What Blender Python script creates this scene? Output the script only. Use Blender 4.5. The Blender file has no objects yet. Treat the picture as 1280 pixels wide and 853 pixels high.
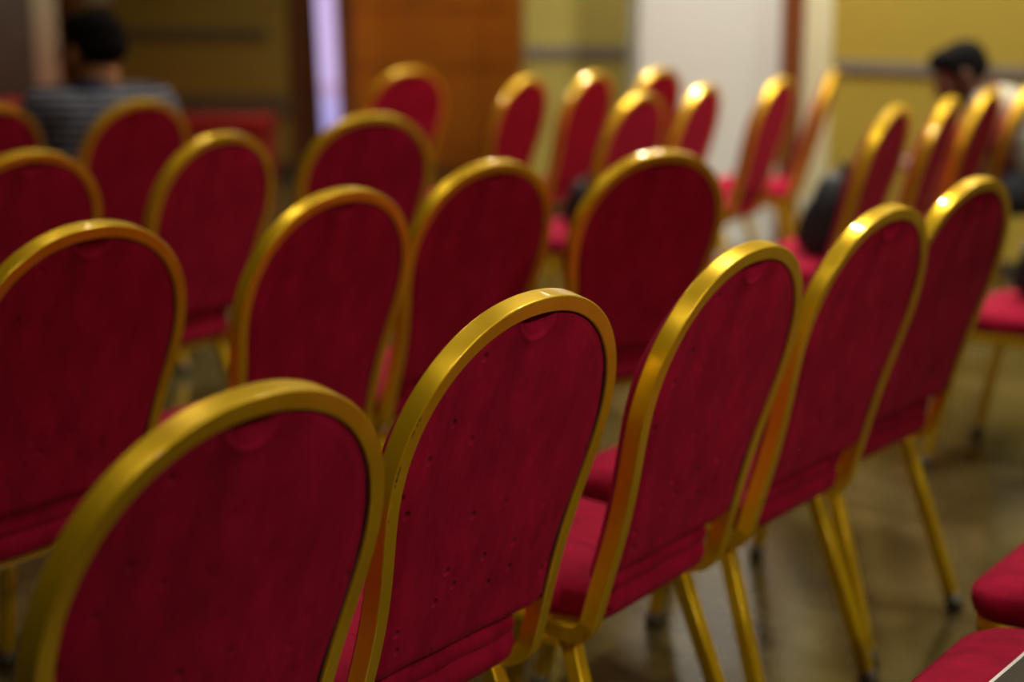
import bpy, bmesh, math, random
from mathutils import Vector, Matrix
C = bpy.context.scene.collection
SC = bpy.context.scene

# ------------------------------------------------------------------ camera
cd = bpy.data.cameras.new('camera'); cam = bpy.data.objects.new('camera', cd); C.objects.link(cam)
cam.location = (0, 0, 1.284)
cam.rotation_euler = (math.pi/2 - 0.2197, 0, 0)
cd.sensor_width = 36; cd.lens = 56.07; cd.clip_start = .05
cd.dof.use_dof = True; cd.dof.focus_distance = 1.86; cd.dof.aperture_fstop = 1.9
SC.camera = cam
# ------------------------------------------------------------------ world, exposure
w = bpy.data.worlds.new('world'); SC.world = w; w.use_nodes = True
w.node_tree.nodes['Background'].inputs[0].default_value = (1.0, .93, .85, 1)
w.node_tree.nodes['Background'].inputs[1].default_value = .010
SC.view_settings.view_transform = 'Standard'; SC.view_settings.look = 'None'
SC.view_settings.gamma = 1; SC.view_settings.use_curve_mapping = False
SC.view_settings.exposure = 0.0
# ------------------------------------------------------------------ lights: recessed downlights (x, y, power W)
CEIL = 3.3
DOWN = [(-.9, 3.2, 14), (.8, 3.4, 38), (2.3, 3.4, 44), (-1.0, 5.6, 11), (.5, 5.9, 32), (2.2, 5.2, 62),
        (1.0, 7.0, 100), (-.8, 8.6, 26), (.45, 7.9, 42), (2.9, 1.4, 16), (.9, 1.2, 7), (-.9, .9, 12),
        (2.6, 6.2, 46), (-.2, 10.2, 36), (-1.9, 9.6, 2), (-3.9, 11.6, 36)]  # last lamp is added, unseen, to brighten the dark left recess
SPOT_W = 170

# ------------------------------------------------------------------ materials
def nodes(name):
    m = bpy.data.materials.new(name); m.use_nodes = True
    nt = m.node_tree; return m, nt, nt.nodes['Principled BSDF']
def N(nt, t, **k):
    n = nt.nodes.new(t)
    for a, b in k.items():
        if a.startswith('_'): setattr(n, a[1:], b)
        else: n.inputs[a.replace('_', ' ')].default_value = b
    return n
def coords(nt): return nt.nodes.new('ShaderNodeTexCoord').outputs['Object']
def mat(name, col, rough=.5, metal=0, var=.12, scale=8, bump=0, bscale=60, **kw):
    m, nt, p = nodes(name)
    c = coords(nt)
    n = N(nt, 'ShaderNodeTexNoise', Scale=scale, Detail=4.0); nt.links.new(c, n.inputs['Vector'])
    r = nt.nodes.new('ShaderNodeValToRGB'); nt.links.new(n.outputs['Fac'], r.inputs[0])
    r.color_ramp.elements[0].position = .3; r.color_ramp.elements[1].position = .7
    r.color_ramp.elements[0].color = (*[x*(1-var) for x in col], 1)
    r.color_ramp.elements[1].color = (*[min(1, x*(1+var)) for x in col], 1)
    nt.links.new(r.outputs[0], p.inputs['Base Color'])
    p.inputs['Roughness'].default_value = rough; p.inputs['Metallic'].default_value = metal
    if bump:
        b = N(nt, 'ShaderNodeTexNoise', Scale=bscale, Detail=3.0); nt.links.new(c, b.inputs['Vector'])
        bb = N(nt, 'ShaderNodeBump', Strength=bump, Distance=.002); nt.links.new(b.outputs['Fac'], bb.inputs['Height'])
        nt.links.new(bb.outputs[0], p.inputs['Normal'])
    for a, b in kw.items(): p.inputs[a.replace('_', ' ')].default_value = b
    return m
def velvet_mat():
    m, nt, p = nodes('velvet_red'); c = coords(nt)
    n1 = N(nt, 'ShaderNodeTexNoise', Scale=18.0, Detail=8.0, Roughness=.7)
    mp = N(nt, 'ShaderNodeMapping'); mp.inputs['Scale'].default_value = (1.6, 1, .55)
    nt.links.new(c, mp.inputs['Vector']); nt.links.new(mp.outputs[0], n1.inputs['Vector'])
    r = nt.nodes.new('ShaderNodeValToRGB'); nt.links.new(n1.outputs['Fac'], r.inputs[0])
    e = r.color_ramp.elements
    e[0].position = .32; e[0].color = (.27, .0025, .023, 1); e[1].position = .68; e[1].color = (.47, .0060, .044, 1)
    # small pinprick dimples, worn into the pile
    sx = N(nt, 'ShaderNodeSeparateXYZ'); cx = N(nt, 'ShaderNodeCombineXYZ'); nt.links.new(c, sx.inputs[0])
    nt.links.new(sx.outputs['X'], cx.inputs['X']); nt.links.new(sx.outputs['Z'], cx.inputs['Y'])
    v = N(nt, 'ShaderNodeTexVoronoi', _voronoi_dimensions='2D', Scale=17.0); nt.links.new(cx.outputs[0], v.inputs['Vector'])
    lt = N(nt, 'ShaderNodeMapRange'); nt.links.new(v.outputs['Distance'], lt.inputs['Value'])
    lt.inputs['From Min'].default_value = .03; lt.inputs['From Max'].default_value = .11
    n2 = N(nt, 'ShaderNodeTexNoise', Scale=6.0); nt.links.new(c, n2.inputs['Vector'])
    th = N(nt, 'ShaderNodeMapRange'); nt.links.new(n2.outputs['Fac'], th.inputs['Value'])
    th.inputs['From Min'].default_value = .46; th.inputs['From Max'].default_value = .52
    mx = N(nt, 'ShaderNodeMath', _operation='SUBTRACT'); mx.inputs[0].default_value = 1; nt.links.new(lt.outputs[0], mx.inputs[1])
    mm = N(nt, 'ShaderNodeMath', _operation='MULTIPLY'); nt.links.new(mx.outputs[0], mm.inputs[0]); nt.links.new(th.outputs[0], mm.inputs[1])
    nt.links.new(r.outputs[0], p.inputs['Base Color'])
    fine = N(nt, 'ShaderNodeTexNoise', Scale=420.0, Detail=2.0); nt.links.new(c, fine.inputs['Vector'])
    b1 = N(nt, 'ShaderNodeBump', Strength=.25, Distance=.001); nt.links.new(fine.outputs['Fac'], b1.inputs['Height'])
    b2 = N(nt, 'ShaderNodeBump', Strength=.5, Distance=.004); nt.links.new(n1.outputs['Fac'], b2.inputs['Height']); nt.links.new(b1.outputs[0], b2.inputs['Normal'])
    b3 = N(nt, 'ShaderNodeBump', Strength=.9, Distance=.004, _invert=True); nt.links.new(mm.outputs[0], b3.inputs['Height']); nt.links.new(b2.outputs[0], b3.inputs['Normal'])
    nt.links.new(b3.outputs[0], p.inputs['Normal'])
    p.inputs['Roughness'].default_value = .85; p.inputs['Specular IOR Level'].default_value = .15
    p.inputs['Sheen Weight'].default_value = .12; p.inputs['Sheen Roughness'].default_value = .4
    p.inputs['Sheen Tint'].default_value = (.9, .08, .18, 1)
    return m
def gold_mat():
    m, nt, p = nodes('gold_paint'); c = coords(nt)
    n = N(nt, 'ShaderNodeTexNoise', Scale=9.0, Detail=4.0); nt.links.new(c, n.inputs['Vector'])
    r = nt.nodes.new('ShaderNodeValToRGB'); nt.links.new(n.outputs['Fac'], r.inputs[0])
    e = r.color_ramp.elements
    e[0].position = .3; e[0].color = (.80, .49, .005, 1); e[1].position = .7; e[1].color = (.95, .62, .010, 1)
    nt.links.new(r.outputs[0], p.inputs['Base Color'])
    rr = N(nt, 'ShaderNodeMapRange'); n2 = N(nt, 'ShaderNodeTexNoise', Scale=30.0, Detail=5.0); nt.links.new(c, n2.inputs['Vector'])
    nt.links.new(n2.outputs['Fac'], rr.inputs['Value']); rr.inputs['To Min'].default_value = .30; rr.inputs['To Max'].default_value = .42
    nt.links.new(rr.outputs[0], p.inputs['Roughness'])
    p.inputs['Metallic'].default_value = .60
    p.inputs['Coat Weight'].default_value = .5; p.inputs['Coat Roughness'].default_value = .07
    g = N(nt, 'ShaderNodeTexNoise', Scale=700.0, Detail=1.0); nt.links.new(c, g.inputs['Vector'])
    b = N(nt, 'ShaderNodeBump', Strength=.06, Distance=.001); nt.links.new(g.outputs['Fac'], b.inputs['Height']); nt.links.new(b.outputs[0], p.inputs['Normal'])
    return m
def floor_mat():
    m, nt, p = nodes('marble_tile'); c = coords(nt)
    n = N(nt, 'ShaderNodeTexNoise', Scale=2.2, Detail=9.0, Roughness=.6, Distortion=.8); nt.links.new(c, n.inputs['Vector'])
    r = nt.nodes.new('ShaderNodeValToRGB'); nt.links.new(n.outputs['Fac'], r.inputs[0])
    e = r.color_ramp.elements
    e[0].position = .33; e[0].color = (.040, .030, .009, 1); e[1].position = .66; e[1].color = (.135, .108, .042, 1)
    x = e.new(.5); x.color = (.085, .066, .022, 1)
    mp = N(nt, 'ShaderNodeMapping'); mp.inputs['Rotation'].default_value = (0, 0, .93); nt.links.new(c, mp.inputs['Vector'])
    bk = N(nt, 'ShaderNodeTexBrick', Scale=1.0); bk.offset = 0; nt.links.new(mp.outputs[0], bk.inputs['Vector'])
    bk.inputs['Brick Width'].default_value = .6; bk.inputs['Row Height'].default_value = .6; bk.inputs['Mortar Size'].default_value = .003
    bk.inputs['Mortar'].default_value = (.35, .35, .35, 1); bk.inputs['Color1'].default_value = (1, 1, 1, 1); bk.inputs['Color2'].default_value = (.85, .82, .78, 1)
    mx = N(nt, 'ShaderNodeMix', _data_type='RGBA', _blend_type='MULTIPLY'); mx.inputs[0].default_value = 1
    nt.links.new(r.outputs[0], mx.inputs[6]); nt.links.new(bk.outputs['Color'], mx.inputs[7]); nt.links.new(mx.outputs[2], p.inputs['Base Color'])
    p.inputs['Roughness'].default_value = .16; p.inputs['Specular IOR Level'].default_value = .6
    return m
def wood_mat(name, a, b, rough=.35):
    m, nt, p = nodes(name); c = coords(nt)
    mp = N(nt, 'ShaderNodeMapping'); mp.inputs['Scale'].default_value = (9, 9, .8); nt.links.new(c, mp.inputs['Vector'])
    n = N(nt, 'ShaderNodeTexNoise', Scale=1.6, Detail=6.0, Distortion=.6); nt.links.new(mp.outputs[0], n.inputs['Vector'])
    r = nt.nodes.new('ShaderNodeValToRGB'); nt.links.new(n.outputs['Fac'], r.inputs[0])
    r.color_ramp.elements[0].position = .3; r.color_ramp.elements[0].color = (*a, 1)
    r.color_ramp.elements[1].position = .7; r.color_ramp.elements[1].color = (*b, 1)
    nt.links.new(r.outputs[0], p.inputs['Base Color']); p.inputs['Roughness'].default_value = rough
    return m
def stripe_mat():
    m, nt, p = nodes('striped_knit'); c = coords(nt)
    s = N(nt, 'ShaderNodeSeparateXYZ'); nt.links.new(c, s.inputs[0])
    n = N(nt, 'ShaderNodeTexNoise', Scale=3.0); nt.links.new(c, n.inputs['Vector'])
    ad = N(nt, 'ShaderNodeMath', _operation='MULTIPLY_ADD'); nt.links.new(n.outputs['Fac'], ad.inputs[0]); ad.inputs[1].default_value = .02; nt.links.new(s.outputs['Z'], ad.inputs[2])
    d = N(nt, 'ShaderNodeMath', _operation='DIVIDE'); nt.links.new(ad.outputs[0], d.inputs[0]); d.inputs[1].default_value = .027
    f = N(nt, 'ShaderNodeMath', _operation='FRACT'); nt.links.new(d.outputs[0], f.inputs[0])
    r = nt.nodes.new('ShaderNodeValToRGB'); nt.links.new(f.outputs[0], r.inputs[0]); r.color_ramp.interpolation = 'CONSTANT'
    e = r.color_ramp.elements
    e[0].position = 0; e[0].color = (.26, .275, .33, 1); e[1].position = .5; e[1].color = (.008, .009, .014, 1)
    nt.links.new(r.outputs[0], p.inputs['Base Color']); p.inputs['Roughness'].default_value = .9
    return m
def print_mat():
    m, nt, p = nodes('patterned_shirt'); c = coords(nt)
    v = N(nt, 'ShaderNodeTexVoronoi', Scale=38.0); nt.links.new(c, v.inputs['Vector'])
    r = nt.nodes.new('ShaderNodeValToRGB'); nt.links.new(v.outputs['Distance'], r.inputs[0]); r.color_ramp.interpolation = 'CONSTANT'
    r.color_ramp.elements[0].color = (.06, .07, .05, 1); r.color_ramp.elements[1].position = .36; r.color_ramp.elements[1].color = (.50, .48, .38, 1)
    nt.links.new(r.outputs[0], p.inputs['Base Color']); p.inputs['Roughness'].default_value = .9
    return m
def emit_mat(name, col, s):
    m, nt, p = nodes(name); p.inputs['Base Color'].default_value = (*col, 1)
    p.inputs['Emission Color'].default_value = (*col, 1); p.inputs['Emission Strength'].default_value = s
    return m
def window_mat():   # daylight through a pane: pinkish sky above, bluish below a faint band
    m, nt, p = nodes('daylit_pane'); c = coords(nt)
    s = N(nt, 'ShaderNodeSeparateXYZ'); nt.links.new(c, s.inputs[0])
    mr = N(nt, 'ShaderNodeMapRange'); nt.links.new(s.outputs['Z'], mr.inputs['Value']); mr.inputs['From Min'].default_value = 0; mr.inputs['From Max'].default_value = 2.0
    r = nt.nodes.new('ShaderNodeValToRGB'); nt.links.new(mr.outputs[0], r.inputs[0]); e = r.color_ramp.elements
    e[0].position = .1; e[0].color = (.42, .34, .80, 1); e[1].position = .33; e[1].color = (.66, .50, .86, 1)
    x = e.new(.25); x.color = (.52, .44, .84, 1); x = e.new(.285); x.color = (.52, .33, .56, 1)
    p.inputs['Base Color'].default_value = (.1, .1, .1, 1)
    nt.links.new(r.outputs[0], p.inputs['Emission Color']); p.inputs['Emission Strength'].default_value = .95
    return m
M = dict(velvet=velvet_mat(), gold=gold_mat(), floor=floor_mat(),
         cap=mat('foot_plastic', (.10, .085, .05), .6), rubber=mat('black_rubber', (.02, .02, .02), .6), gap_shade=mat('gap_shade_dark', (.02, .004, .006), .8),
         chip=mat('chipped_steel', (.03, .025, .02), .6),
         wall_y=mat('yellow_wall', (.43, .315, .040), .6, var=.06, scale=1.2), wall_m=mat('olive_wall', (.48, .40, .09), .6, var=.05, scale=1.2),
         wall_l=mat('ochre_wall', (.31, .205, .022), .6, var=.08, scale=1.2),
         band_d=mat('dark_band', (.13, .10, .05), .5), band=mat('grey_band', (.22, .19, .15), .5), white=mat('white_plaster', (.79, .81, .77), .6, var=.02, scale=1),
         cream=mat('cream_paint', (.80, .76, .50), .5, var=.03), ceiling=mat('ceiling_paint', (.6, .56, .48), .8, var=.03),
         brown=wood_mat('brown_wood', (.16, .045, .012), (.24, .07, .018)), door=wood_mat('orange_wood', (.50, .13, .008), (.66, .20, .012)),
         darkpanel=mat('dark_panel', (.15, .125, .09), .7), curtain=mat('brown_curtain', (.20, .07, .02), .9),
         carpet=mat('red_carpet', (.55, .02, .02), .95, bump=.3), base=mat('dark_skirting', (.05, .04, .03), .4),
         pane=window_mat(), lamp=emit_mat('lamp_glow', (1.0, .93, .74), 110.0), metal=mat('white_metal', (.7, .7, .7), .4),
         bag=mat('black_nylon', (.018, .02, .022), .55, bump=.4, bscale=200), zip=mat('steel_zip', (.4, .4, .4), .3, .9),
         cover=mat('black_cover', (.012, .012, .014), .35), paper=mat('white_paper', (.85, .82, .75), .8, var=.03),
         skin=mat('skin_tan', (.46, .20, .07), .55, var=.08), skin_d=mat('skin_dark', (.16, .075, .040), .55, var=.08),
         hair=mat('black_hair', (.006, .005, .005), .85, bump=.5, bscale=120, Specular_IOR_Level=.1), stripe=stripe_mat(), printed=print_mat(),
         navy=mat('navy_cloth', (.02, .025, .06), .9), trousers=mat('dark_trousers', (.03, .032, .04), .9),
         shoe=mat('black_leather', (.02, .018, .016), .4), eye=mat('eye_white', (.75, .72, .68), .2, var=.02),
         sign=mat('pale_board', (.6, .55, .42), .6), knit_red=mat('maroon_collar', (.25, .03, .05), .9))

# ------------------------------------------------------------------ helpers
def obj(name, bm, m, parent=None, smooth=False, angle=None):
    me = bpy.data.meshes.new(name); bmesh.ops.recalc_face_normals(bm, faces=bm.faces); bm.to_mesh(me); bm.free()
    me.materials.append(M[m])
    if smooth:
        for p in me.polygons: p.use_smooth = True
        if angle and angle > .7: me.set_sharp_from_angle(angle=angle)
    o = bpy.data.objects.new(name, me); C.objects.link(o)
    if smooth and angle and angle < .7:
        wn = o.modifiers.new('n', 'WEIGHTED_NORMAL'); wn.weight = 90; wn.mode = 'FACE_AREA'
    if parent: o.parent = parent
    return o
def tag(o, label, cat, group=None):
    o['label'] = label; o['category'] = cat
    if group: o['group'] = group
    return o
def struct(name, bm, m, **k):
    o = obj(name, bm, m, **k); o['kind'] = 'structure'; return o
def thing(name, label, cat, loc=(0, 0, 0), rz=0, group=None):
    o = bpy.data.objects.new(name, None); C.objects.link(o); o.location = loc; o.rotation_euler = (0, 0, rz); o.empty_display_size = .1
    return tag(o, label, cat, group)
def box(bm, x0, x1, y0, y1, z0, z1, bev=0):
    b = bmesh.new(); bmesh.ops.create_cube(b, size=1)
    bmesh.ops.scale(b, vec=(x1-x0, y1-y0, z1-z0), verts=b.verts); bmesh.ops.translate(b, vec=((x0+x1)/2, (y0+y1)/2, (z0+z1)/2), verts=b.verts)
    if bev: bmesh.ops.bevel(b, geom=list(b.edges), offset=bev, segments=2, affect='EDGES')
    return merge(bm, b)
def merge(bm, b, mtx=None):
    if mtx: b.transform(mtx)
    me = bpy.data.meshes.new('tmp'); b.to_mesh(me); b.free(); bm.from_mesh(me); bpy.data.meshes.remove(me); return bm
def B(*a, **k): return box(bmesh.new(), *a, **k)
def prism(pts, z0, z1):
    bm = bmesh.new(); lo = [bm.verts.new((x, y, z0)) for x, y in pts]; hi = [bm.verts.new((x, y, z1)) for x, y in pts]; n = len(pts)
    bm.faces.new(lo); bm.faces.new(hi)
    for i in range(n): bm.faces.new((lo[i], lo[(i+1) % n], hi[(i+1) % n], hi[i]))
    return bm
def loft(bm, rings, closed=True, caps=True):
    vs = [[bm.verts.new(p) for p in r] for r in rings]; n = len(vs[0])
    for a, b in zip(vs, vs[1:]):
        for i in range(n if closed else n-1): bm.faces.new((a[i], a[(i+1) % n], b[(i+1) % n], b[i]))
    if caps and closed: bm.faces.new(vs[0]); bm.faces.new(vs[-1])
    return bm
def rrect(hx, hy, r, k=3):   # rounded rectangle profile points
    out = []
    for cx, cy, a0 in ((hx-r, hy-r, 0), (-hx+r, hy-r, 90), (-hx+r, -hy+r, 180), (hx-r, -hy+r, 270)):
        for i in range(k+1):
            a = math.radians(a0+90*i/k); out.append((cx+r*math.cos(a), cy+r*math.sin(a)))
    return out
def bar(bm, p0, p1, wx, wy, r=.003, up=(0, 1, 0)):    # square tube from p0 to p1
    p0 = Vector(p0); p1 = Vector(p1); d = (p1-p0).normalized(); u = Vector(up); a = u.cross(d).normalized(); b = d.cross(a)
    pr = rrect(wx/2, wy/2, r); return loft(bm, [[p+a*x+b*y for x, y in pr] for p in (p0, p1)])
def tube(bm, pts, r, n=8):
    pts = [Vector(p) for p in pts]; rings = []
    for i, p in enumerate(pts):
        d = (pts[min(i+1, len(pts)-1)]-pts[max(i-1, 0)]).normalized(); u = Vector((0, 0, 1)) if abs(d.z) < .9 else Vector((0, 1, 0))
        a = d.cross(u).normalized(); b = a.cross(d)
        rings.append([p+a*math.cos(t*2*math.pi/n)*r+b*math.sin(t*2*math.pi/n)*r for t in range(n)])
    return loft(bm, rings)

# ------------------------------------------------------------------ the room
RW0, RW1 = (1.50, 7.60), (5.6, 3.45)      # right hand wall, running diagonally towards us
struct('floor', B(-6, 6.5, -2.5, 13.5, -.1, 0), 'floor')
struct('ceiling', B(-6, 6.5, -2.5, 13.5, CEIL, CEIL+.1), 'ceiling')
struct('wall_left', B(-6.15, -6, -2.5, 13.5, 0, CEIL), 'wall_l')
struct('wall_back', B(-6, -2.98, 12.6, 12.75, 0, CEIL), 'darkpanel')
struct('wall_ochre', B(-3.0, -1.53, 11.0, 11.25, 0, CEIL), 'wall_l')
struct('wall_return', B(-3.0, -2.85, 11.25, 12.6, 0, CEIL), 'wall_l')
struct('wall_rear', B(-1.53, .12, 11.45, 11.6, 0, CEIL), 'brown')
struct('wall_corner', B(.07, .19, 8.95, 11.45, 0, CEIL), 'wall_m')
struct('wall_middle', B(.07, .78, 8.80, 8.95, 0, CEIL), 'wall_m')
struct('wall_pillar', B(.63, 1.325, 8.0, 8.8, 0, CEIL), 'white')
def wallrun(p, q, t, z0, z1):
    p = Vector((*p, 0)); q = Vector((*q, 0)); n = Vector((-(q-p).y, (q-p).x, 0)).normalized()*t
    return prism([(p.x, p.y), (q.x, q.y), (q.x+n.x, q.y+n.y), (p.x+n.x, p.y+n.y)], z0, z1)
struct('wall_right', wallrun(RW0, RW1, .15, 0, CEIL), 'wall_y')
struct('trim_1', B(-3.62, -3.40, 12.3, 12.58, 0, CEIL), 'cream')
struct('trim_2', B(-3.06, -2.94, 10.93, 11.0, 0, CEIL), 'brown')
struct('trim_3', B(1.325, 1.43, 7.95, 8.1, 0, CEIL), 'brown')
struct('trim_4', prism([(1.43, 7.86), (1.545, 7.80), (1.60, 7.95), (1.43, 8.1)], 0, CEIL), 'cream')
struct('trim_5', B(-2.94, -1.66, 10.985, 11.0, .93, 1.00), 'band_d')
struct('trim_6', B(-2.94, -1.53, 10.985, 11.0, .40, .56), 'band_d')
struct('trim_7', B(.07, .63, 8.785, 8.8, .90, .965), 'band')
b = Vector((RW1[0]-RW0[0], RW1[1]-RW0[1], 0)).normalized()
struct('trim_8', wallrun((RW0[0]+b.x*.02, RW0[1]+b.y*.02), RW1, -.012, .89, .945), 'band')
struct('baseboard_left', B(-2.94, -1.53, 10.97, 11.0, 0, .10), 'base')
struct('baseboard_middle', B(.07, .63, 8.78, 8.8, 0, .10), 'base')
struct('baseboard_right', wallrun((RW0[0]+b.x*.02, RW0[1]+b.y*.02), RW1, -.016, 0, .10), 'base')
# door: two leaves with panels in a frame
def panel_leaf(x0, x1, y):
    bm = B(x0, x1, y, y+.045, .02, 2.25, bev=.004)
    for z0, z1 in ((.15, .62), (.72, 1.02), (1.12, 2.1)): box(bm, x0+.11, x1-.11, y-.012, y+.01, z0, z1, bev=.008)
    return bm
for i, (x0, x1) in enumerate(((-1.27, -.60), (-.595, .07))):
    d = struct('door_%d' % (i+1), panel_leaf(x0, x1, 11.36), 'door')
    hx = x1-.06 if i == 0 else x0+.06
    hb = tube(bmesh.new(), [(hx, 11.33, .95), (hx, 11.30, .96), (hx, 11.30, 1.18), (hx, 11.33, 1.19)], .009)
    h = obj('door_handle', hb, 'zip', d, True); h.location = (0, 0, .25)
fr = B(-1.33, -1.27, 11.3, 11.45, 0, 2.33); box(fr, .07, .13, 11.3, 11.45, 0, 2.33); box(fr, -1.33, .13, 11.3, 11.45, 2.26, 2.33)
struct('trim_9', fr, 'brown')
# daylit gap: glazed strip between a brown curtain and the door frame
bm = bmesh.new()
vs = [bm.verts.new(p) for p in ((-1.47, 11.20, .12), (-1.20, 11.20, .12), (-1.26, 11.20, 3.0), (-1.47, 11.20, 3.0))]
f = bm.faces.new(vs); r = bmesh.ops.extrude_face_region(bm, geom=[f]); bmesh.ops.translate(bm, vec=(0, .02, 0), verts=[v for v in r['geom'] if isinstance(v, bmesh.types.BMVert)])
win = struct('window_1', bm, 'pane')
bm = bmesh.new(); rings = []
for k in range(25):
    z = .02+k*.125; edge = -1.300-.0115*k/3
    rings.append([( -1.60+(edge+1.60)*t/28, 11.08+.025*math.sin(t*1.5+k*.05), z) for t in range(29)] + [( edge+(-1.60-edge)*t/28, 11.095+.025*math.sin((28-t)*1.5+k*.05), z) for t in range(29)])
loft(bm, rings)
tag(obj('curtain', bm, 'curtain', smooth=True, angle=1.0), 'dark brown curtain hanging beside the bright narrow window gap', 'curtain')
bm = bmesh.new(); rings = []
for k in range(25):
    z = .02+k*.125; e0 = -1.165-.0115*k/3
    rings.append([(e0+(-1.10-e0)*t/6, 11.17+.012*math.sin(t*2.), z) for t in range(7)]+[(-1.10+(e0+1.10)*t/6, 11.182+.012*math.sin((6-t)*2.), z) for t in range(7)])
loft(bm, rings)
tag(obj('curtain', bm, 'curtain', smooth=True, angle=1.0), 'narrow brown curtain edge between the bright gap and the orange wooden door', 'curtain')
# red carpeted platform
pf = thing('platform', 'low red carpeted platform in front of the dark ochre wall', 'platform', (-3.4, 11.1, 0))
obj('deck', prism([(-2.4, -.35), (1.80, -.62), (1.80, -.12), (.36, -.12), (.36, 1.4), (-2.4, 1.4)], .36, .42), 'carpet', pf)
obj('skirt', prism([(-2.38, -.33), (1.78, -.60), (1.78, -.14), (.34, -.14), (.34, 1.38), (-2.38, 1.38)], 0, .36), 'carpet', pf)
nb = B(-2.87, -2.70, 10.965, 10.985, 1.17, 1.55, bev=.004)
tag(obj('notice_board', nb, 'sign'), 'small pale board on the ochre wall above the seated man in stripes', 'board')

# ------------------------------------------------------------------ ceiling downlights (out of frame, seen only in the gold highlights)
def downlight(x, y, p):
    t = thing('ceiling_downlight', 'round recessed white ceiling downlight above the rows of chairs', 'ceiling light', (x, y, CEIL), 0, 'recessed ceiling downlights')
    bm = bmesh.new(); rings = []
    for r_, z in ((.062, -.001), (.085, -.001), (.088, -.006), (.080, -.012), (.066, -.010), (.041, -.002)):
        rings.append([(r_*math.cos(a*math.pi/16), r_*math.sin(a*math.pi/16), z) for a in range(32)])
    loft(bm, rings+[rings[0]], caps=False); bmesh.ops.remove_doubles(bm, verts=bm.verts, dist=1e-5)
    obj('ring', bm, 'metal', t, True)
    bm = bmesh.new(); bmesh.ops.create_cone(bm, cap_ends=True, segments=32, radius1=.040, radius2=.042, depth=.004, matrix=Matrix.Translation((0, 0, -.005)))
    obj('lens', bm, 'lamp', t)
    l = bpy.data.lights.new('lamp', 'SPOT'); l.energy = p*2.7; l.color = (1, .93, .80); l.spot_size = 2.1; l.spot_blend = .9; l.shadow_soft_size = .06
    lo = bpy.data.objects.new('lamp', l); C.objects.link(lo); lo.parent = t; lo.location = (0, 0, -.03)
for d in DOWN: downlight(*d)
# added spotlight and fixture, unseen behind the camera, brightening the nearest row's backs
t = thing('added_spotlight', 'added unseen spotlight that brightens the nearest row of chairs', 'spotlight', (2.1, -.7, CEIL))
obj('bracket', tube(bmesh.new(), [(0, 0, 0), (0, 0, -.12)], .012), 'metal', t, True)
aim = Vector((.50, 1.75, .30))-Vector((2.1, -.7, CEIL-.2)); q = Vector((0, 0, -1)).rotation_difference(aim.normalized())
bm = bmesh.new(); bmesh.ops.create_cone(bm, cap_ends=True, segments=32, radius1=.075, radius2=.05, depth=.16)
h = obj('housing', bm, 'metal', t, True, .6); h.location = (0, 0, -.2); h.rotation_euler = q.to_euler()
bm = bmesh.new(); bmesh.ops.create_cone(bm, cap_ends=True, segments=32, radius1=.06, radius2=.06, depth=.004)
bm.transform(Matrix.Translation((0, 0, -.083))); obj('lens', bm, 'lamp', h)
l = bpy.data.lights.new('lamp', 'SPOT'); l.energy = SPOT_W; l.color = (1, .90, .76); l.spot_size = .75; l.spot_blend = 1.0; l.shadow_soft_size = .12
lo = bpy.data.objects.new('lamp', l); C.objects.link(lo); lo.parent = t; lo.location = Vector((0, 0, -.2))+aim.normalized()*.13; lo.rotation_euler = q.to_euler()

# ------------------------------------------------------------------ the banquet chair
# local frame: origin on the floor under the top of the back; +Y is where the sitter faces
LEAN, VW, W_, WB, PW, T_, FW = .2679, .2054, .2146, .1931, 2.14, .0264, .0205
TOP = .93; VE = .548; SN, CS = math.sin(LEAN), math.cos(LEAN)
def hw(v):
    if v < VW: return W_*max(0, 1-abs((VW-v)/VW)**PW)**(1/PW)
    t = min(1, (v-VW)/(.52-VW)); return W_-(W_-WB)*t*t*(3-2*t)-.0112*t*t*(1-t)**2*16
def side():      # half outline (u, v), top centre to bottom
    out = []
    for i in range(41):
        a = i/40*math.pi/2; v = VW*(1-math.cos(a)); out.append((hw(v), v))
    for i in range(1, 27): v = VW+(VE-VW)*i/26; out.append((hw(v), v))
    return out
HALF = side()
def normals(pts):    # inward in-plane normals for the right half
    out = []
    for i, (u, v) in enumerate(pts):
        a = pts[max(i-1, 0)]; b = pts[min(i+1, len(pts)-1)]
        if i == 0: out.append((0, 1)); continue
        du, dv = b[0]-a[0], b[1]-a[1]; l = math.hypot(du, dv); out.append((-dv/l, du/l))
    return out
NORM = normals(HALF)
def P3(u, v, d): return Vector((u, v*SN+d*CS, TOP-v*CS+d*SN))    # d: depth forward through the back
def inset(k): return [(max(0, u+n[0]*k), v+n[1]*k) for (u, v), n in zip(HALF, NORM)]
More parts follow.
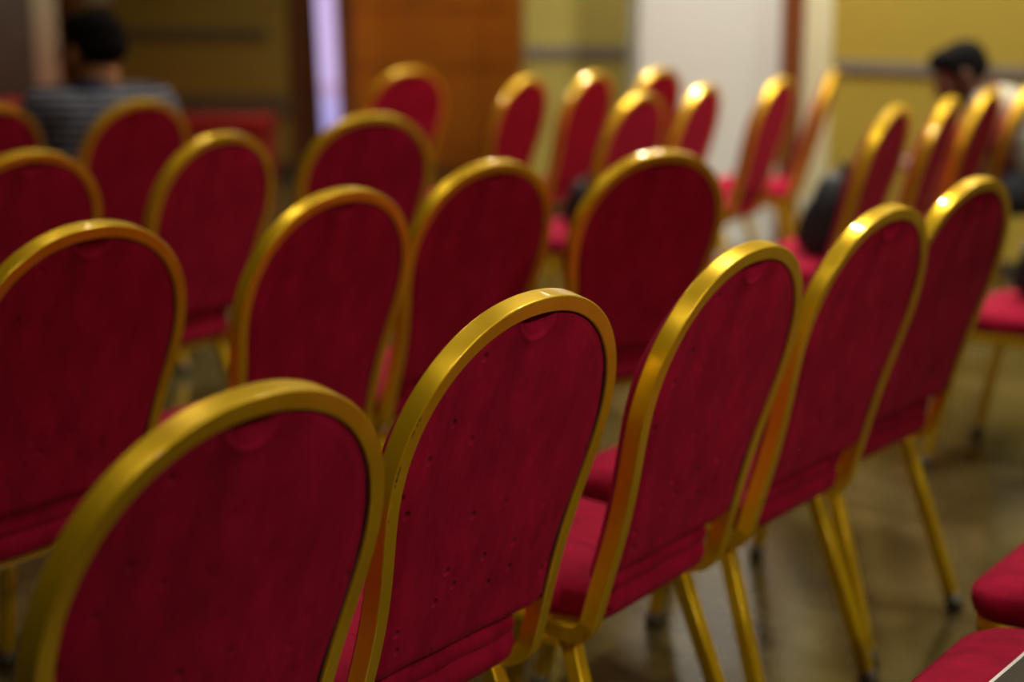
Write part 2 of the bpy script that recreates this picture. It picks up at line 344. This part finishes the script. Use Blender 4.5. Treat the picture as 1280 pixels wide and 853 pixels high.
def frame_bm():
    prof = rrect(T_/2, FW/2, .0026, 3); rings = []
    def sec(P, D, Wd): rings.append([P+D*(T_/2+x)+Wd*(FW/2+y) for x, y in prof])
    D = Vector((0, CS, SN))
    R = .055; y0 = VE*SN; z0 = TOP-VE*CS; jr = []
    for k in range(1, 9):     # J bend towards the front
        ph = (math.pi/2-LEAN)*k/8; s_, c_ = math.sin(ph), 1-math.cos(ph)
        d0 = Vector((0, SN, -CS)); nn = Vector((0, CS, SN)); p = Vector((0, y0, z0))+d0*R*s_+nn*R*c_
        jr.append((p, nn*math.cos(ph)-d0*math.sin(ph)))
    jr.append((jr[-1][0]+Vector((0, .035, 0)), jr[-1][1]))
    hb = HALF[-1][0]
    for k, (p, dd) in reversed(list(enumerate(jr))): sec(Vector((-hb+.0012*k, p.y, p.z)), dd, Vector((1, 0, 0)))
    for (u, v), n in list(zip(HALF, NORM))[::-1]: sec(P3(-u, v, 0), D, Vector((-n[0], -n[1]*-SN*-1 if False else n[1]*SN, -n[1]*CS)))
    for (u, v), n in list(zip(HALF, NORM))[1:]: sec(P3(u, v, 0), D, Vector((n[0], n[1]*SN, -n[1]*CS)))
    for k, (p, dd) in enumerate(jr): sec(Vector((hb-.0012*k, p.y, p.z)), dd, Vector((-1, 0, 0)))
    return loft(bmesh.new(), rings)
def recess(u, v):      # finger scoop at the top middle of the back
    r = math.hypot(u, v-FW+.006)/.038
    if r >= 1.12: return 0
    if r >= .93: return -.0022*math.sin((1.12-r)/.19*math.pi)
    return .029*min(1, (.93-r)/.80)
def field(us_half, depth, nu=46):   # sheet across the outline at given depth function
    bm = bmesh.new(); rows = []
    for (U, v) in us_half:
        rows.append([bm.verts.new(P3(U*math.sin(math.pi/2*(2*i/nu-1)) if U > 1e-6 else (i-nu/2)*1e-6, v, depth(U*math.sin(math.pi/2*(2*i/nu-1)), v, U))) for i in range(nu+1)])
    for a, b in zip(rows, rows[1:]):
        for i in range(nu): bm.faces.new((a[i], a[i+1], b[i+1], b[i]))
    return bm
def rows_of(k, vmax, n=70):     # resample inset outline into rows
    pts = inset(k); pts = [(u, v) for u, v in pts]; out = []
    v0 = pts[0][1]
    for i in range(n+1):
        v = v0+(vmax-v0)*(1-math.cos(math.pi/2*min(1, i/(n*.45))))*.30 if i < n*.45 else v0+(vmax-v0)*(.30+.70*(i-n*.45)/(n*.55))
        for a, b in zip(pts, pts[1:]):
            if a[1] <= v <= b[1]+1e-9: out.append((a[0]+(b[0]-a[0])*(v-a[1])/(b[1]-a[1]+1e-12), v)); break
        else: out.append((pts[-1][0], v))
    out[0] = (0, v0); return out
def back_panel_bm(seed=0):
    rnd = random.Random(seed)
    pins = [(rnd.uniform(-.15, .15), rnd.uniform(.08, .46)) for _ in range(16)]
    def d(u, v, U):
        e = 1-abs(u)/(U+1e-6) if U > .01 else 0
        q = min(1, min((U-abs(u)), v-FW+.002, .06)/.02) if U > 0 else 0
        base = .0055-.0040*max(0, q)+recess(u, v)+.05*max(0, (v-.462)/.05)**1.6
        for a, b in pins:
            r2 = ((u-a)**2+(v-b)**2)/(.006**2)
            if r2 < 6: base += .0018*math.exp(-r2)
        base += .0009*math.sin(v*31+u*12+seed)+.0007*math.sin(u*47+seed*2)
        return base
    bm = field(rows_of(FW-.001, .505, 100), d, 84)
    return bm
def cushion_bm():
    K = .010
    def df(u, v, U):
        e = min((U-abs(u)), v-K)/.030 if U > 0 else 0
        e = max(0, min(1, e)); return T_-.002+(.006+.016*min(1, v/.16))*math.sqrt(max(0, 1-(1-e)**2))+.006*math.sin(min(1, v/.5)*math.pi)*e
    rows = rows_of(K, .49, 60)
    bm = field(rows, df, 30); bk = field(rows, lambda u, v, U: T_-.008, 30); merge(bm, bk)
    bmesh.ops.remove_doubles(bm, verts=bm.verts, dist=2e-5)
    be = [e for e in bm.edges if e.is_boundary]
    bmesh.ops.bridge_loops(bm, edges=be) if False else None
    # wall joining the two sheets around the rim
    pts = [(-u, v) for u, v in rows[::-1]]+[(u, v) for u, v in rows[1:]]
    a = [bm.verts.new(P3(u, v, T_-.008)) for u, v in pts]; c = [bm.verts.new(P3(u, v, df(u, v, abs(u)))) for u, v in pts]
    for i in range(len(pts)-1): bm.faces.new((a[i], a[i+1], c[i+1], c[i]))
    bm.faces.new((a[-1], a[0], c[0], c[-1]))
    bmesh.ops.remove_doubles(bm, verts=bm.verts, dist=1e-4)
    return bm
def seat_outline(s):      # s: grow; returns closed outline of the seat (x, y), rear edge behind the back panel
    yr, yf, wr, wf = .158, .545, .150, .205; pts = []
    corners = [(-wr, yr, .035), (wr, yr, .035), (wf, yf, .075), (-wf, yf, .075)]
    n = len(corners)
    for i, (x, y, r) in enumerate(corners):
        p = Vector((x, y)); a = Vector(corners[i-1][:2]); b = Vector(corners[(i+1) % n][:2])
        da = (a-p).normalized(); db = (b-p).normalized()
        s0 = p+da*r; s1 = p+db*r
        for k in range(9):
            t = k/8; q = s0*(1-t)**2+p*2*t*(1-t)+s1*t*t; pts.append(q)
    c = Vector((0, .35)); return [c+(q-c)*(1+s/.2) if True else q for q in pts]
def seat_bm():
    bm = bmesh.new(); rings = []
    for s, z in ((-.020, .404), (-.004, .406), (.004, .414), (.008, .428), (.007, .444), (.000, .456), (-.014, .465), (-.035, .471), (-.075, .477), (-.12, .480), (-.17, .481)):
        z -= .016; rings.append([(q.x, q.y, z-.010*((q.y-.33)/.22)**2*(1 if z > .434 else 0)) for q in seat_outline(s)])
    return loft(bm, rings)
def seat_frame_bm():
    bm = bmesh.new(); lift = lambda qs: [Vector((q.x, q.y if q.y > .25 else .25-(.25-q.y)*.55)) for q in qs]
    o = lift(seat_outline(.000)); i_ = lift(seat_outline(-.022)); rings = []
    n = len(o)
    for k in range(n): rings.append([(o[k].x, o[k].y, .390), (o[k].x, o[k].y, .362), (i_[k].x, i_[k].y, .362), (i_[k].x, i_[k].y, .390)])
    rings.append(rings[0]); loft(bm, rings, caps=False); bmesh.ops.remove_doubles(bm, verts=bm.verts, dist=1e-5); return bm
def roll_bm():   # upholstered roll where the back meets the seat
    bm = bmesh.new(); rings = []
    c = P3(0, .500, .036)
    for k in range(33):
        x = -.142+.284*k/32; e = min(1, (0.142-abs(x))/.010+.15); r = .015*math.sqrt(min(1, e))
        rings.append([(x, c.y-.004+r*math.cos(a*math.pi/7), c.z-.010+r*1.25*math.sin(a*math.pi/7)+.0015*math.sin(x*60)) for a in range(14)])
    return loft(bm, rings)
def build_chair():
    t = thing('banquet_chair', '', 'chair')
    obj('back_frame', frame_bm(), 'gold', t, True, .6)
    bp = obj('back_panel', back_panel_bm(), 'velvet', t, True)
    w_ = inset(FW+.001); path = [P3(-u, v, .0055) for u, v in w_[::-1] if v < .47]+[P3(u, v, .0055) for u, v in w_[1:] if v < .47]
    obj('gap_shade_cord', tube(bmesh.new(), path, .0016, 6), 'gap_shade', bp, True)  # dark cord stands in for the shadow in the gap around the panel
    obj('back_cushion', cushion_bm(), 'velvet', t, True, 1.2)
    s = obj('seat', seat_bm(), 'velvet', t, True)
    obj('rear_roll', roll_bm(), 'velvet', s, True)
    obj('seat_frame', seat_frame_bm(), 'gold', t, True, .6)
    for sx in (-1, 1):
        bm = bmesh.new()    # gusset plate between frame end and seat
        bk = prism([(.196, -.366), (.245, -.362), (.245, -.392), (.185, -.412), (.174, -.398)], .146, .152)
        bk.transform(Matrix(((0, 0, sx, 0), (1, 0, 0, 0), (0, -1, 0, 0), (0, 0, 0, 1))))
        box(bk, min(sx*.146, sx*.185), max(sx*.146, sx*.185), .212, .245, .352, .362)
        obj('bracket', bk, 'gold', t)
        for top, foot in (((.160, .208, .360), (.190, .092, .012)), ((.172, .500, .364), (.196, .575, .012))):
            l = obj('leg', bar(bmesh.new(), (sx*top[0], top[1], top[2]), (sx*foot[0], foot[1], foot[2]), .025, .025), 'gold', t, True, .6)
            dv = (Vector(top)-Vector(foot)).normalized(); f0 = Vector(foot); f1 = f0+dv*.025; f0 = f0-dv*.0118
            obj('foot_cap', bar(bmesh.new(), (sx*f0.x, f0.y, max(f0.z, .0005)), (sx*f1.x, f1.y, f1.z), .028, .028, .005), 'cap', l, True, .6)
    return t
def copy_tree(o, parent=None):
    c = o.copy(); C.objects.link(c); c.parent = parent
    for ch in list(o.children): copy_tree(ch, c)
    return c
ROW1, ROW2, ROW3, ROW4, RB, FAR, RN = ('chairs of the nearest row', 'chairs of the second row', 'chairs of the third row', 'chairs of the fourth row',
    'chairs of the block at the right', 'chairs far back by the pillar and door', 'chairs beside the camera')
G_ = 'red velvet banquet chair with gold oval frame'
SPOTS = [  # x, y, yaw, label, group
 (-.220, 1.360, .938, 'nearest red velvet banquet chair, its gold rim filling the bottom left corner', ROW1),
 (.040, 1.811, .921, 'red velvet banquet chair in sharp focus at centre, gold rim with chipped paint', ROW1),
 (.347, 2.175, .948, 'red velvet banquet chair just right of the chipped one in the nearest row', ROW1),
 (.625, 2.561, .911, 'red velvet banquet chair second from the right end of the nearest row', ROW1),
 (.879, 2.945, .880, 'red velvet banquet chair at the far right end of the nearest row', ROW1),
 (-.623, 2.375, .946, 'darkly shaded banquet chair cut by the left edge, second row, left of others', ROW2),
 (-.286, 2.789, .921, 'red banquet chair second from left in the second row, behind the nearest chair', ROW2),
 (-.025, 3.247, .831, 'red banquet chair directly behind the chipped chair, left rim touching its neighbour', ROW2),
 (.335, 3.447, .610, 'red banquet chair at the right end of the second row, turned more squarely', ROW2),
 (-1.032, 3.445, .941, 'dark red banquet chair at the left edge in the third row', ROW3),
 (-.688, 3.881, 1.00, 'red banquet chair of the third row in front of the red platform', ROW3),
 (-.379, 4.458, .600, 'red banquet chair just below the bright window gap, third row right end', ROW3),
 (-1.540, 4.792, .980, 'partly seen red banquet chair at the left edge behind the striped man', ROW4),
 (-1.147, 5.030, .905, 'red banquet chair on which the man in the striped shirt sits', ROW4),
 (-.425, 6.950, .700, 'lone red banquet chair in front of the orange wooden doors', FAR),
 (.080, 6.300, 1.08, 'red banquet chair at the right edge of the orange doors, left of a pair', FAR),
 (.360, 6.630, 1.05, 'red banquet chair before the olive wall, right one of the pair', FAR),
 (.452, 5.350, 1.02, 'red banquet chair left of the pillar with a black bag on its seat', FAR),
 (.665, 6.980, .950, 'farthest red banquet chair, only its top showing at the pillar edge', FAR),
 (.720, 5.820, 1.12, 'narrow looking red banquet chair in front of the white pillar left part', FAR),
 (1.066, 6.243, 1.10, 'red banquet chair before the right side of the white pillar', FAR),
 (1.385, 6.855, 1.30, 'banquet chair seen edge on in front of the yellow wall corner', FAR),
 (1.167, 4.790, 1.078, 'leftmost red banquet chair of the right hand block, bag on its seat', RB),
 (1.425, 5.148, 1.12, 'second red banquet chair from left in the right hand block', RB),
 (1.675, 5.560, 1.05, 'third red banquet chair of the right block, under the bowed man', RB),
 (1.930, 5.900, 1.05, 'red banquet chair at the right edge holding the bowed bearded man', RB),
 (1.700, 3.980, .930, 'banquet chair cut by the right edge, only its seat showing', RN),
 (1.210, 2.000, .930, 'banquet chair at the lower right edge, only a rounded seat corner showing', RN),
 (.962, 1.560, .930, 'banquet chair in the bottom right corner with a black folder on it', RN),
]
proto = build_chair(); CH = []
for i, (x, y, a, lab, gr) in enumerate(SPOTS):
    o = proto if i == 0 else copy_tree(proto)
    o.location = (x, y, 0); o.rotation_euler = (0, 0, a); o['label'] = lab; o['group'] = gr; o['category'] = 'chair'; CH.append(o)
# chipped paint on the focused chair's rim edge (real little bare patches lying on the arris)
def chips(chair):
    rnd = random.Random(5); bm = bmesh.new()
    for v, ln, wd in ((.112, .006, .0022), (.118, .004, .0016), (.127, .007, .0024), (.131, .003, .0015), (.172, .016, .0018), (.182, .008, .0022), (.190, .005, .0015), (.235, .004, .0012), (.02, .004, .0013)):
        n = 10; ring = []
        for k in range(n):
            t = k/n*2*math.pi; vv = v+ln/2*math.cos(t)*rnd.uniform(.75, 1.1); dw = wd/2*math.sin(t)*rnd.uniform(.6, 1.2)
            u = hw(vv); p = P3(-u, vv, 0)+Vector((.0010+max(0, dw)*.8, CS*.0006, .0)); p += Vector((0, -.00035, 0))
            q = P3(-u+.0022+dw, vv, -.00035); ring.append(q)
        c = bm.verts.new(sum(ring, Vector())/n); vs = [bm.verts.new(q) for q in ring]
        for k in range(n): bm.faces.new((c, vs[k], vs[(k+1) % n]))
    fr_ = [c for c in chair.children if c.name.startswith('back_frame')][0]
    o = obj('paint_chip', bm, 'chip', fr_); o['label'] = 'dark bare patches where gold paint chipped off'
chips(CH[1])

# ------------------------------------------------------------------ bags and folder
def blob(bm, c, r, sub=3, rot=None):
    b = bmesh.new(); bmesh.ops.create_icosphere(b, subdivisions=sub, radius=1)
    m = Matrix.Translation(c) @ (rot.to_4x4() if rot else Matrix()) @ Matrix.Diagonal((*r, 1)); return merge(bm, b, m)
def pack(name, label, loc, rz, s=1.0, tilt=.15):
    t = thing(name, label, 'bag', loc, rz); t.scale = (1, 1, 1)
    def cushioned(w_, d_, h, z0, y0=0):
        bm = bmesh.new(); rings = []
        for k in range(13):
            f = k/12; z = z0+h*f; e = math.sin(math.pi*min(1, .12+f*.88))**.35 if f > .6 else (.86+.14*min(1, f*5))
            rings.append([(x*e, y0+y*e+tilt*(z)*-1, z) for x, y in rrect(w_/2*s, d_/2*s, .035*s, 4)])
        return loft(bm, rings)
    b_ = obj('body', cushioned(.28, .15, .40*s, 0), 'bag', t, True, 1.)
    obj('front_pocket', cushioned(.22, .06, .22*s, .02, .085*s), 'bag', t, True, 1.)
    obj('zip', tube(bmesh.new(), [(-.10*s, .105*s-tilt*.2*s, .22*s), (0, .112*s-tilt*.2*s, .23*s), (.10*s, .105*s-tilt*.2*s, .22*s)], .003), 'zip', t, True)
    obj('handle', tube(bmesh.new(), [(-.04*s, -.02-tilt*.39*s, .375*s), (-.03*s, -.02-tilt*.4*s, .43*s), (.03*s, -.02-tilt*.4*s, .43*s), (.04*s, -.02-tilt*.39*s, .375*s)], .008), 'bag', t, True)
    for sx in (-1, 1):
        obj('strap', tube(bmesh.new(), [(sx*.08*s, -.06-tilt*.38*s, .36*s), (sx*.10*s, -.10*s-tilt*.25*s, .24*s), (sx*.10*s, -.085*s, .06*s)], .009), 'bag', t, True)
    return t
def on_seat(i, u, f, z=.466):
    x, y, a = SPOTS[i][:3]; return (x+u*math.cos(a)-f*math.sin(a), y+u*math.sin(a)+f*math.cos(a), z)
pack('backpack', 'black backpack leaning on the leftmost chair of the right hand block', on_seat(22, .06, .25), 1.078, .66)
pack('backpack', 'dark bag on the seat of the chair left of the white pillar', on_seat(17, .06, .30), 1.02, .40)
pack('backpack', 'black bag lying on the seat at the right edge', on_seat(26, .02, .36), .93, .60)
fx, fy, fa = .700, 1.80, .93
fo = thing('folder', 'black folder with white page edge on the bottom right chair seat', 'folder', (.705, 1.790, .468), .90)
obj('cover', B(-.15, .15, -.17, .085, 0, .004, bev=.001), 'cover', fo); 
obj('pages', B(-.148, .148, -.165, .088, .004, .011), 'paper', fo)
obj('cover', B(-.15, .15, -.17, .081, .011, .015, bev=.001), 'cover', fo)

# ------------------------------------------------------------------ people
def cone(bm, p0, r0, p1, r1):
    p0 = Vector(p0); p1 = Vector(p1); d = p1-p0
    blob(bm, p0, (r0,)*3, 2); blob(bm, p1, (r1,)*3, 2)
    b = bmesh.new(); bmesh.ops.create_cone(b, cap_ends=True, segments=20, radius1=r0, radius2=r1, depth=d.length)
    q = Vector((0, 0, 1)).rotation_difference(d.normalized()); merge(bm, b, Matrix.Translation((p0+p1)/2) @ q.to_matrix().to_4x4())
def chain(bm, pts):
    for (p, r), (q, s) in zip(pts, pts[1:]): cone(bm, p, r, q, s)
def fuse(name, bm, m, parent, vox=.006, it=8):
    o = obj(name, bm, m, parent); par = o.parent; o.parent = None
    md = o.modifiers.new('r', 'REMESH'); md.mode = 'VOXEL'; md.voxel_size = vox
    sm = o.modifiers.new('s', 'SMOOTH'); sm.iterations = it; sm.factor = .5
    bpy.context.view_layer.update(); dg = bpy.context.evaluated_depsgraph_get()
    me = bpy.data.meshes.new_from_object(o.evaluated_get(dg)); o.modifiers.clear(); o.data = me; o.parent = par
    if not me.materials: me.materials.append(M[m])
    for p in me.polygons: p.use_smooth = True
    return o
def hand(bm, wrist, aim, side_, curl=.5):
    wrist = Vector(wrist); d = Vector(aim).normalized(); out = Vector((side_, 0, 0)); out = (out-d*out.dot(d)).normalized(); up = out.cross(d)*side_
    if up.z < 0: up = -up
    palm = wrist+d*.045
    R = Matrix((out, d, up)).transposed()
    blob(bm, palm, (.040, .050, .016), 3, R)
    for k, (o_, ln) in enumerate(((-.030, .070), (-.010, .080), (.010, .075), (.029, .058))):
        p = palm+d*.042+out*o_; a = d; rr = .0092; pts = [(palm+out*o_*.8, .011), (p, .0098)]
        for j, fr_ in enumerate((.45, .32, .23)):
            an = curl*(j+.6); dd = (d*math.cos(an)-up*math.sin(an)); p = p+dd*ln*fr_; pts.append((p, rr-.0008*(j+1)))
        chain(bm, pts)
    th = palm-out*.030-d*.018
    chain(bm, [(th, .014), (th-out*.020+d*.022, .011), (th-out*.024+d*.050-up*.006, .009)])
def person(label, loc, rz, sk, shirt_m, J, hat):
    t = thing('person', label, 'person', loc, rz)
    hc, hyaw, hpit, lean = J['head'], J['hyaw'], J['hpitch'], 0
    HM = Matrix.Translation(hc) @ Matrix.Rotation(hyaw, 4, 'Z') @ Matrix.Rotation(hpit, 4, 'X') @ Matrix.Scale(J['hs'], 4)
    hb = lambda p: HM @ Vector(p); HR = HM.to_3x3()
    bm = bmesh.new(); sh = J['sh']; nk = Vector(J['neck']); pel = Vector(J['pelvis']); che = Vector(J['chest'])
    TR = Matrix.Rotation(-J['tlean'], 3, 'X')
    blob(bm, pel, (.165, .125, .115), 3, TR); blob(bm, (pel+che)/2, (.145, .105, .14), 3, TR); blob(bm, che, (.165, .115, .17), 3, TR)
    for s in (-1, 1):
        S = Vector((s*sh[0], sh[1], sh[2])); chain(bm, [(nk+Vector((s*.03, 0, -.03)), .05), (S, .056)]); chain(bm, [(che+Vector((s*.09, 0, .06)), .08), (S, .056)])
        E_ = Vector((s*J['el'][0], J['el'][1], J['el'][2])); Hh = Vector((s*J['wr'][0], J['wr'][1], J['wr'][2]))
        chain(bm, [(S, .054), (S.lerp(E_, .5), .047), (E_, .038), (E_.lerp(Hh, .3), .040), (Hh, .025)])
        hand(bm, Hh, (-s*.35, .85, -.18), s)
        hip = pel+Vector((s*.085, .02, -.03)); kn = Vector((s*J['kn'][0], J['kn'][1], J['kn'][2])); an = Vector((s*J['an'][0], J['an'][1], .10))
        chain(bm, [(hip, .088), (hip.lerp(kn, .5), .076), (kn, .055), (kn.lerp(an, .35), .055), (an, .036), (an+Vector((0, .05, -.06)), .035), (an+Vector((0, .15, -.072)), .026)])
    cone(bm, nk+Vector((0, 0, -.03)), J['nr'], hb((0, -.015, -.06)), J['nr']*.92)
    # head
    blob(bm, hb((0, -.012, .03)), (.074, .092, .082), 4, HR); blob(bm, hb((0, .018, -.035)), (.058, .070, .070), 4, HR); blob(bm, hb((0, .045, -.085)), (.035, .036, .026), 3, HR)
    chain(bm, [(hb((0, .078, .022)), .010), (hb((0, .103, -.022)), .014)])
    for s in (-1, 1):
        blob(bm, hb((s*.012, .090, -.026)), (.010, .011, .008), 2, HR); blob(bm, hb((s*.076, -.010, -.010)), (.009, .020, .032), 3, HR)
        chain(bm, [(hb((s*.010, .080, .026)), .009), (hb((s*.048, .066, .028)), .009)]); blob(bm, hb((s*.040, .052, -.025)), (.022, .022, .020), 3, HR)
    for z in (-.052, -.062): chain(bm, [(hb((-.018, .080, z)), .006), (hb((0, .086, z)), .007), (hb((.018, .080, z)), .006)])
    body = fuse('body', bm, sk, t, .0055, 5)
    for s in (-1, 1):
        e = obj('eye', blob(bmesh.new(), hb((s*.031, .066, .004)), (.012, .012, .010), 3, HR), 'eye', t, True)
    # hair
    bm = bmesh.new()
    blob(bm, hb((0, -.020, .038)), (.080, .094, .078), 4, HR); blob(bm, hb((0, -.050, .005)), (.076, .062, .056), 4, HR)
    blob(bm, hb((0, .030, .080)), (.064, .058, .040), 3, HR)
    for s in (-1, 1): blob(bm, hb((s*.070, .006, .02)), (.014, .020, .045), 3, HR)
    fuse('hair', bm, 'hair', t, .006, 3)
    if hat == 'beard':
        bm = bmesh.new(); blob(bm, hb((0, .040, -.088)), (.046, .044, .034), 3, HR)
        for s in (-1, 1): chain(bm, [(hb((s*.066, .010, -.02)), .010), (hb((s*.056, .030, -.060)), .015), (hb((s*.030, .062, -.085)), .016)])
        chain(bm, [(hb((-.026, .080, -.045)), .006), (hb((0, .094, -.042)), .007), (hb((.026, .080, -.045)), .006)])
        fuse('beard', bm, 'hair', t, .005, 3)
    if hat == 'glasses':
        bm = bmesh.new()
        for s in (-1, 1):
            tube(bm, [hb((s*.078, -.02, .012)), hb((s*.076, .05, .016)), hb((s*.064, .092, .014))], .0025)
            tube(bm, [hb((s*(.036+.026*math.cos(a*math.pi/6)), .096, .004+.019*math.sin(a*math.pi/6))) for a in range(13)], .002)
        tube(bm, [hb((-.012, .098, .010)), hb((.012, .098, .010))], .002)
        obj('glasses', bm, 'rubber', t, True)
    # clothing
    bm = bmesh.new()
    blob(bm, pel+Vector((0, 0, .02)), (.178, .140, .12), 3, TR); blob(bm, (pel+che)/2, (.168, .125, .16), 3, TR); blob(bm, che, (.186, .130, .178), 3, TR)
    for s in (-1, 1):
        S = Vector((s*sh[0], sh[1], sh[2])); chain(bm, [(nk+Vector((s*.035, -.005, -.030)), .056), (S, .066)]); chain(bm, [(che+Vector((s*.10, 0, .06)), .090), (S, .066)])
    shirt = fuse('shirt', bm, shirt_m, t, .007, 8)
    for s in (-1, 1):
        S = Vector((s*sh[0], sh[1], sh[2])); E_ = Vector((s*J['el'][0], J['el'][1], J['el'][2])); d = E_-S
        q = Vector((0, 0, -1)).rotation_difference(d.normalized()); bm = bmesh.new()
        L = d.length*.86; rings = []
        for k in range(15):
            f = k/14; r = .070-.008*f if k > 3 else (.030, .052, .064, .070)[k]
            rings.append([(r*math.cos(a*math.pi/14), r*math.sin(a*math.pi/14)*.98, .035-f*(L+.035)+(.02 if k == 0 else 0)*0) for a in range(28)])
        for r in (.054,): rings.append([(r*math.cos(a*math.pi/14), r*math.sin(a*math.pi/14), -L+.004) for a in range(28)])
        loft(bm, rings)
        sl = obj('sleeve', bm, shirt_m, shirt, True); sl.location = S; sl.rotation_euler = q.to_euler()
    rings = []
    ax = (hb((0, -.015, -.07))-nk).normalized(); q = Vector((0, 0, 1)).rotation_difference(ax)
    for r, z in [(J['nr']+a_, z_) for a_, z_ in ((.014, -.045), (.018, -.02), (.012, .002), (.007, .002), (.008, -.03), (.010, -.045))]:
        rings.append([nk+q @ Vector((r*1.05*math.cos(a*math.pi/14), r*math.sin(a*math.pi/14), z)) for a in range(28)])
    obj('collar', loft(bmesh.new(), rings, caps=False), J['collar'], shirt, True)
    bm = bmesh.new(); blob(bm, pel+Vector((0, .01, -.012)), (.174, .136, .110), 3, TR)
    for s in (-1, 1):
        hip = pel+Vector((s*.085, .02, -.03)); kn = Vector((s*J['kn'][0], J['kn'][1], J['kn'][2])); an = Vector((s*J['an'][0], J['an'][1], .13))
        chain(bm, [(hip, .096), (hip.lerp(kn, .5), .086), (kn, .068), (kn.lerp(an, .4), .064), (an, .054)])
    fuse('trousers', bm, 'trousers', t, .008, 6)
    for s in (-1, 1):
        an = Vector((s*J['an'][0], J['an'][1], .0)); bm = bmesh.new(); rings = []
        for f, w_, h in ((-.07, .026, .050), (-.06, .034, .085), (0, .038, .095), (.06, .042, .070), (.12, .047, .052), (.18, .042, .042), (.205, .025, .030)):
            rings.append([an+Vector((x, f, h/2+y)) for x, y in rrect(w_, h/2, min(w_, h/2)*.7, 4)])
        obj('shoe', loft(bm, rings), 'shoe', t, True)
    return t
PL = dict(pelvis=(0, -.02, .600), chest=(0, .09, .82), neck=(0, .15, .970), head=(0, .205, 1.095), hyaw=.42, hpitch=-.22, tlean=.34,
          sh=(.190, .13, .925), el=(.255, .17, .655), wr=(.13, .36, .640), kn=(.15, .42, .53), an=(.15, .40), collar='navy', hs=1.20, nr=.072)
t = person('person in grey striped short sleeved shirt with black hair, seated at left with back turned', (-1.325, 5.26, -.03), .42, 'skin', 'stripe', PL, 'glasses')
PR = dict(pelvis=(0, -.02, .600), chest=(0, .17, .79), neck=(0, .27, .905), head=(0, .355, .985), hyaw=.08, hpitch=-.55, tlean=.62,
          sh=(.185, .24, .865), el=(.24, .33, .640), wr=(.10, .50, .660), kn=(.15, .44, .53), an=(.15, .40), collar='knit_red', hs=1.04, nr=.058)
t = person('bearded person in white patterned shirt bowing his head, seated at the right', (2.03, 5.98, -.03), 1.30, 'skin_d', 'printed', PR, 'beard')
